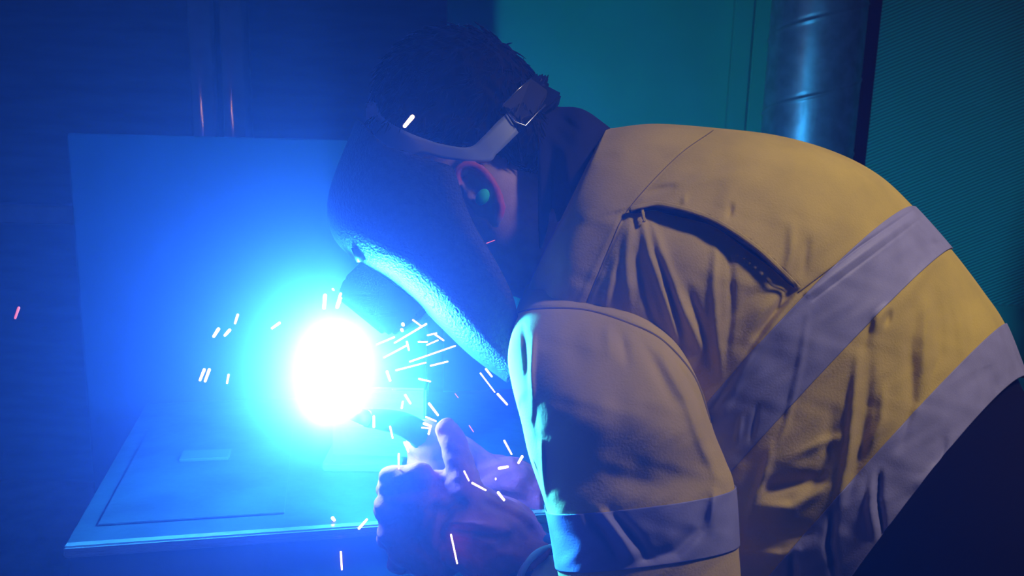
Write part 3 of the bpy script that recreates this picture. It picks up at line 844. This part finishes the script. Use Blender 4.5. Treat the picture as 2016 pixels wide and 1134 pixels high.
for i in idx:
    p = co[i]; n = no[i]
    # combing direction: from the crown down and forward
    crown = np.array(P(985, 95, DH)); t = p - crown; t -= n * t.dot(n); L = np.linalg.norm(t)
    if L < 1e-4: continue
    t = t / L + rng.normal(0, .45, 3); t -= n * t.dot(n) ; t /= np.linalg.norm(t)
    ln = rng.uniform(.012, .026); lift = rng.uniform(.10, .42)
    k = np.linspace(0, 1, 5)[:, None]
    pts = p - n * .001 + t * ln * k + n * (ln * lift * (k - .35 * k * k)) + rng.normal(0, .0006, 3) * k
    V, F = tube_arrays(pts, np.array([.0011, .0012, .0010, .0006, .0001]) * rng.uniform(.7, 1.2), 4, False)
    LV.append(V); LF += [[a + off_ for a in f] for f in F]; off_ += len(V)
lk = obj('hair_locks', fast_mesh(np.concatenate(LV), LF), M_HAIR, hair)

# ---- gloves (leather gauntlets)
def rough_glove(me, amp=.0012, seed=0):
    n = len(me.vertices); c = np.empty(n * 3); me.vertices.foreach_get('co', c); c = c.reshape(-1, 3)
    q = np.empty(n * 3); me.vertices.foreach_get('normal', q); q = q.reshape(-1, 3)
    u = (c - NC) @ NR; v = (c - NC) @ NU; w_ = (c - NC) @ NF
    d = amp * np.sin(u * 190 + 2.5 * np.sin(v * 110 + seed)) * np.sin(v * 150 + 2 * np.sin(w_ * 130))
    d += amp * 1.6 * np.sin(u * 70 - v * 95 + 2 * np.sin(v * 60 + u * 30))
    me.vertices.foreach_set('co', (c + q * d[:, None]).ravel()); me.update(); return me
def glove_strokes(me, strokes):
    n = len(me.vertices); c = np.empty(n * 3); me.vertices.foreach_get('co', c); c = c.reshape(-1, 3)
    d = (c - NC) @ NF; px = CX + ((c - NC) @ NR) / d * FPX; py = CY - ((c - NC) @ NU) / d * FPX
    h = np.zeros(n)
    for poly, wd_, amp in strokes:
        dist, s, f = seg_dist(px, py, poly); h += amp * np.exp(-(dist / wd_)**2)
    near = (d < .955)
    c = c - cam_dist(c) * (h * near)[:, None]
    me.vertices.foreach_set('co', c.ravel()); me.update(); return me
gl = near_hand(1.0, .002)
gl.append(cap(P(905, 1025, .938), P(985, 1075, .935), .046, .050))
gl.append(rot_e(850, 1065, .940, math.radians(-40), .045, .038, .026))
cuffV, _, _ = loft_pts(np.array([(925, 965, 870, 1100, .938, .045, 0, 0), (1000, 1005, 930, 1140, .937, .050, 0, 0), (1086, 1074, 1024, 1150, .935, .052, 6, 4)], float), np.linspace(0, 2, 30), 60, 2.0)
gl.append((cuffV.reshape(-1, 3), grid_faces(30, 60, True, True)))
gm = remesh(gl, .0028, 5)
gm = glove_strokes(gm, [([(905, 990), (880, 1010), (868, 1050), (872, 1090)], 12, -.010), ([(890, 1028), (930, 1030), (1000, 1045)], 7, .006), ([(900, 1040), (950, 1052), (975, 1055)], 7, -.005),
                        ([(868, 985), (840, 1000), (830, 1030)], 10, .004), ([(930, 1060), (1000, 1090)], 12, .004), ([(820, 1060), (850, 1100)], 8, -.004), ([(870, 1070), (866, 1134)], 6, .006),
                        ([(960, 990), (1010, 1020), (1060, 1050)], 8, -.003)])
g1 = obj('glove', rough_glove(gm), M_GLOVE, person); g1['label'] = 'red leather gauntlet on the near hand'
fl = far_hand(1.0, .002)
fcV, _, _ = loft_pts(np.array([(940, 885, 930, 985, 1.11, .040, 0, 0), (1000, 900, 985, 1010, 1.112, .046, 0, 0), (1075, 925, 1060, 1050, 1.118, .054, 0, 0)], float), np.linspace(0, 2, 24), 48, 2.0)
fl.append((fcV.reshape(-1, 3), grid_faces(24, 48, True, True)))
g2 = obj('glove', rough_glove(remesh(fl, .0032, 5), seed=2), M_GLOVE, person); g2['label'] = 'red leather gauntlet on the hand at the torch'
# pale binding and dark cuff at the wrist of the near gauntlet
bd = tube('cuff_binding', [tuple(P(a, b, c)) for a, b, c in cr([(1088, 1076, .920), (1062, 1086, .890), (1038, 1108, .883), (1022, 1140, .890), (1015, 1165, .915)], 24)], .0035, M_LINING, person)
bd['label'] = 'pale frayed binding on the gauntlet cuff'
fcu = cap(P(1040, 1130, .933), P(1150, 1210, .920), .047, .055)
o = obj('cuff_liner', fast_mesh(*fcu), M_NAVY, person); o['label'] = 'dark knitted sleeve end'

# ================================================================== WELDING HELMET
HS = np.array([(765, 298, 706, 236), (800, 300, 682, 290), (856, 318, 662, 340), (890, 330, 649, 385), (903, 360, 647, 425), (915, 400, 662, 472), (935, 445, 704, 512),
               (962, 490, 762, 547), (990, 540, 818, 592), (1012, 590, 868, 641), (1022, 640, 930, 700), (1025, 700, 1000, 752)], float)
hel = empty('welding_helmet', P(850, 440, DH)); tag(hel, 'black welding helmet worn low over his face with grey headband', 'helmet')
def shell_arrays(ns=150, nv=150, n=3.9, hw=.118, off=0):
    hs = cr(HS, ns); phi = np.linspace(0, np.pi, nv)
    g = np.sin(phi) ** (2 / n); k = np.sign(np.cos(phi)) * np.abs(np.cos(phi)) ** (2 / n)
    # waist the rear edges inwards a little
    R = hs[:, None, 0:2]; F = hs[:, None, 2:4]
    pix = R + (F - R) * g[None, :, None]
    prof = hw * (0.80 + 0.20 * np.sin(np.linspace(0.15, 0.80, ns) * np.pi))[:, None]
    dep = DH - prof * k[None, :]
    de = np.minimum(dep, DH)
    base = Pn(pix[..., 0], pix[..., 1], de) + (dep - de)[..., None] * NF
    return base, pix
sV, _ = shell_arrays()
shell = obj('shell', fast_mesh(sV.reshape(-1, 3), grid_faces(150, 150, False)), M_SHELL, hel)
so = shell.modifiers.new('s', 'SOLIDIFY'); so.thickness = .003; so.offset = 0
# lens housing: box standing out of the front
def housing(poly, hw, m, name, parent, bev=.003, c=DH):
    a = [P(x, y, c - hw) for x, y in poly]
    return prism(name, a, tuple(NF * 2 * hw), m, parent, bev)
hs_ = housing([(716, 508), (846, 604), (822, 626), (770, 664), (664, 580), (676, 548)], .060, M_HOUSE, 'lens_housing', hel, .004, DH + .008)
fl_ = housing([(842, 596), (852, 600), (826, 630), (812, 634)], .054, M_HOUSE, 'housing_lip', hs_, .001, DH + .010)
lf = housing([(676, 584), (758, 650), (752, 658), (670, 592)], .050, mat('dark_filter_glass', (0.01, 0.03, 0.015), 0.08), 'filter_lens', hs_, .001, DH + .010)
kb = P(702, 500, DH - .09)
tube('hinge_fold', [tuple(P(702, 486, DH - .085)), tuple(P(712, 512, DH - .080))], .006, M_HOUSE, hel)
# headband: hoop round the head
bandT = [(722, 205), (738, 202), (748, 224), (772, 244), (800, 259), (838, 274), (875, 285), (924, 290), (952, 268), (974, 245), (996, 224)]
bandB = [(722, 232), (734, 258), (744, 282), (760, 301), (802, 313), (832, 302), (880, 313), (958, 319), (978, 303), (1000, 282), (1020, 262)]
nb = 120
bt = cr(bandT, nb); bb = cr(bandB, nb)
x0b, x1b = 722.0, 1058.0
rows = []
for side in (-1, 1):
    rr = []
    for i in range(nb):
        col_ = []
        for j in range(6):
            q = bt[i] * (1 - j / 5) + bb[i] * (j / 5)
            xm = (bt[i][0] + bb[i][0]) / 2
            tt = np.clip((xm - (x0b + x1b) / 2) / ((x1b - x0b) / 2), -1, 1)
            hwid = .0895 * math.sqrt(max(0, 1 - abs(tt) ** 2.4))
            dpt = DH + side * hwid
            if side < 0: p = P(q[0], q[1], dpt)
            else: p = P(q[0], q[1], DH) + fwd * hwid
            col_.append(tuple(p))
        rr.append(col_)
    rows.append(rr)
loop = rows[0] + rows[1][::-1]
Vb = np.array(loop).reshape(-1, 3)
hb = obj('headband', fast_mesh(Vb, [f for k_, f in enumerate(grid_faces(len(loop), 6, False)) if k_ // 5 != nb - 1] + [[(len(loop)-1)*6 + j, j, j+1, (len(loop)-1)*6 + j+1] for j in range(5)]), M_BAND, hel)
so = hb.modifiers.new('s', 'SOLIDIFY'); so.thickness = .0022; so.offset = 0
hb['label'] = 'grey plastic headband'
# ratchet buckle at the back of the band
def bprism(name, poly, d0, d1, m, parent, bev=.001):
    a = [P(x, y, d) for (x, y), d in zip(poly, d0)]
    return prism(name, a, tuple(NF * d1), m, parent, bev)
bk = bprism('buckle', [(984, 208), (1044, 152), (1082, 180), (1056, 222), (1030, 246), (1012, 240)], [.950, .968, .985, .975, .958, .950], .05, M_BLACK, hel, .002)
rimp = [(990, 206, .949), (1018, 178, .957), (1046, 154, .967)]
tube('buckle_rim', [tuple(P(*q)) for q in rimp], .0008, M_CHROME, bk)
rimp = [(992, 210, .948), (1014, 240, .948), (1034, 248, .952), (1056, 224, .970), (1074, 206, .98)]
tube('buckle_rim', [tuple(P(*q)) for q in rimp], .0010, M_CHROME, bk)
strp = bprism('rear_strap', [(975, 218), (1000, 210), (1035, 250), (1008, 268)], [.953, .950, .955, .955], .012, M_BLACK, hel, .001)
kn1 = bprism('ratchet_knob', [(1042, 155), (1062, 140), (1066, 152), (1078, 142), (1082, 150), (1074, 166), (1108, 184), (1092, 206), (1064, 226), (1050, 190)], [.985]*10, .05, M_BLACK, hel, .003)
# over-the-crown strap hidden in the hair is left out: none shows

# ear plug
pb = [rot_e(950, 388, .925, math.radians(60), .0095, .0068, .006), rot_e(957, 391, .940, math.radians(60), .006, .005, .012)]
ep = obj('ear_plug', remesh(pb, .0012, 3), M_PLUG)
tag(ep, 'bright green foam ear plug in the ear under the headband', 'ear plug')

# ================================================================== TORCH AND ARC
tor = empty('welding_torch', P(860, 880, 1.09)); tag(tor, 'dark welding torch held between the gloves, nozzle at the arc', 'welding torch')
path = cr([(722, 824, 1.005), (752, 826, 1.02), (800, 838, 1.05), (850, 872, 1.09), (900, 915, 1.085), (945, 960, 1.09)], 40)
tube('neck', [tuple(P(*q)) for q in path[:22]], np.linspace(.010, .016, 22), M_RUBBER, tor)
tube('handle', [tuple(P(*q)) for q in path[20:]], .017, M_RUBBER, tor)
tube('nozzle', [tuple(P(690, 812, 1.000)), tuple(P(728, 825, 1.007))], [.0075, .0095], M_COPPER, tor)
cb = cr([tuple(P(945, 960, 1.09)), tuple(P(980, 1080, 1.13)), tuple(P(1000, 1250, 1.2)), tuple(P(1050, 1500, 1.25)), (P(1050, 1500, 1.25).x + .1, P(1050, 1500, 1.25).y, .02)], 40)
tube('cable', cb, .007, M_RUBBER, tor)
arc = obj('welding_arc', fast_mesh(*ellipsoid_arrays(P(652, 738, 1.0), (NR * ARC_R, NF * ARC_R, (NU * .97 + NR * .22) * ARC_H), 12, 12)), M_ARC)
arc.visible_shadow = True
tag(arc, 'blinding white electric arc burning between torch and steel', 'arc')

# ================================================================== SPARKS
R_, W_ = 'r', 'w'
SP = [
 ((37, 606), (30, 626), 2.6, 1.15, R_, 'reddish spark flying farthest from the arc, over the dark plate'),
 ((468, 620), (463, 636), 2.4, 1.12, W_, 'spark highest of the cluster beside the arc on the plate side'),
 ((430, 648), (421, 662), 3.2, 1.12, W_, 'slanted spark below the highest one, outer of two side by side'),
 ((452, 650), (443, 660), 3.0, 1.12, W_, 'slanted spark below the highest one, inner of two side by side'),
 ((550, 636), (536, 646), 2.6, 1.10, W_, 'lone slanted spark closest above the white glare on the plate side'),
 ((402, 728), (394, 748), 2.8, 1.12, W_, 'outer one of twin parallel sparks over the plate'),
 ((412, 728), (404, 750), 2.8, 1.12, W_, 'inner one of twin parallel sparks over the plate'),
 ((450, 738), (447, 754), 2.0, 1.12, W_, 'faint short spark between the twin sparks and the glare'),
 ((812, 230), (797, 248), 4.2, 0.90, W_, 'fat bright spark in front of the hair above the headband'),
 ((839, 638), (777, 675), 1.8, 0.90, W_, 'long spark streak just under the lens housing corner'),
 ((813, 630), (831, 643), 1.6, 0.90, W_, 'short spark crossing the long one under the lens housing'),
 ((793, 638), (794, 640), 3.2, 0.91, W_, 'round spark dot below the lens housing, upper of two'),
 ((791, 649), (792, 651), 3.0, 0.91, W_, 'round spark dot below the lens housing, lower of two'),
 ((801, 680), (756, 704), 1.7, 0.92, W_, 'spark streak with a hooked end below the lens housing'),
 ((801, 673), (805, 689), 1.9, 0.92, W_, 'short upright spark at the end of the hooked streak'),
 ((776, 664), (742, 678), 1.7, 0.93, W_, 'spark streak between the housing corner and the glare'),
 ((842, 660), (859, 656), 1.6, 0.89, W_, 'short flat spark at the lit lower rim of the helmet'),
 ((856, 658), (873, 670), 1.8, 0.89, W_, 'spark slanting down along the lit lower rim of the helmet'),
 ((824, 673), (841, 673), 1.5, 0.90, W_, 'small level spark under the helmet rim'),
 ((841, 679), (862, 670), 1.5, 0.90, W_, 'small rising spark under the helmet rim beside the level one'),
 ((807, 712), (896, 681), 1.6, 0.90, W_, 'longest spark streak, rising towards the helmet rim'),
 ((780, 729), (838, 714), 1.6, 0.92, W_, 'long spark streak just below the longest one'),
 ((848, 720), (881, 712), 1.7, 0.90, W_, 'orange-edged spark below the tip of the longest streak'),
 ((762, 732), (768, 749), 2.4, 0.95, W_, 'upright spark at the edge of the glare above the steel section'),
 ((825, 746), (847, 751), 1.7, 0.92, W_, 'level spark just above the corner of the lit steel section'),
 ((845, 795), (862, 817), 2.4, 0.92, W_, 'slanted spark beside the end of the lit steel section'),
 ((839, 821), (858, 829), 1.7, 0.92, W_, 'small spark above the bright clump near the thumb'),
 ((835, 834), (848, 839), 2.6, 0.92, W_, 'upper spark of the bright clump beside the thumb'),
 ((844, 854), (848, 839), 2.2, 0.92, W_, 'upright spark of the bright clump beside the thumb'),
 ((831, 842), (843, 843), 1.5, 0.92, W_, 'thin level spark of the bright clump beside the thumb'),
 ((798, 778), (808, 794), 2.2, 0.94, W_, 'spark in front of the lit steel section, nearer its end'),
 ((791, 803), (793, 791), 2.0, 0.94, W_, 'upright spark in front of the lit steel section, lower'),
 ((768, 840), (773, 862), 1.8, 0.94, W_, 'upright spark in front of the torch neck'),
 ((736, 840), (736, 820), 2.4, 0.95, W_, 'upright spark at the torch nozzle beside the glare'),
 ((796, 871), (804, 889), 1.9, 0.93, W_, 'short spark above the near glove knuckles'),
 ((957, 727), (968, 741), 2.0, 0.84, W_, 'short spark by the lowest tip of the helmet'),
 ((946, 735), (974, 772), 1.3, 0.84, W_, 'thin long spark falling beside the helmet tip'),
 ((980, 776), (998, 796), 2.2, 0.84, W_, 'spark at the lower end of the thin falling one, by the sleeve'),
 ((896, 775), (902, 783), 1.0, 0.90, R_, 'tiny dim red spark midway between thumb and helmet tip'),
 ((924, 838), (932, 850), 1.2, 0.90, R_, 'dim red spark floating above the far glove'),
 ((993, 868), (1007, 894), 1.9, 0.83, W_, 'slanted spark beside the sleeve, above the far gauntlet cuff'),
 ((1028, 899), (1021, 911), 2.6, 0.83, W_, 'fat short spark closest to the sleeve edge'),
 ((983, 922), (999, 919), 2.8, 0.86, W_, 'fat level spark over the far gauntlet cuff'),
 ((976, 942), (976, 944), 1.4, 0.86, W_, 'tiny spark dot over the far gauntlet cuff'),
 ((981, 970), (992, 984), 2.8, 0.86, W_, 'fat slanted spark below the tiny dot'),
 ((914, 928), (923, 946), 1.6, 0.88, W_, 'thin spark over the back of the near glove, upper one'),
 ((930, 951), (956, 965), 2.0, 0.88, W_, 'bright spark slanting over the near glove wrist'),
 ((785, 894), (785, 922), 1.9, 0.92, W_, 'upright spark over the topmost knuckle of the near glove'),
 ((798, 957), (798, 1008), 1.9, 0.92, W_, 'long upright spark over the near glove knuckles'),
 ((783, 997), (792, 1031), 1.9, 0.92, W_, 'spark leaning beside the long upright one at the knuckles'),
 ((888, 1053), (900, 1109), 1.8, 0.88, W_, 'longest falling spark over the near glove cuff folds'),
 ((671, 1087), (673, 1121), 1.9, 1.00, W_, 'upright spark dropping in front of the bench apron'),
 ((707, 1040), (722, 1023), 2.6, 1.00, W_, 'slanted spark at the bright front edge of the bench'),
 ((655, 1020), (658, 1024), 3.4, 1.02, W_, 'round spark resting over the bright bench edge'),
 ((958, 479), (974, 473), 0.8, 0.89, R_, 'hair-thin red spark in front of the neck'),
 ((640, 582), (638, 606), 3.8, 1.05, W_, 'thick glowing droplet above the arc, outer of two'),
 ((672, 580), (664, 604), 4.2, 1.05, W_, 'thick glowing droplet above the arc beside the lens housing'),
 ((655, 569), (657, 571), 2.0, 1.04, W_, 'small bead of light just over the two thick droplets'),
]
for a, b, rp_, d, k, lab in SP:
    r = rp_ / FPX * d
    V, F = capsule_arrays(P(a[0], a[1], d), P(b[0], b[1], d + .004), r, r * .9, 5, 10)
    o = obj('spark', fast_mesh(V, F), M_SPARKR if k == R_ else M_SPARK)
    tag(o, lab, 'spark', 'welding sparks')
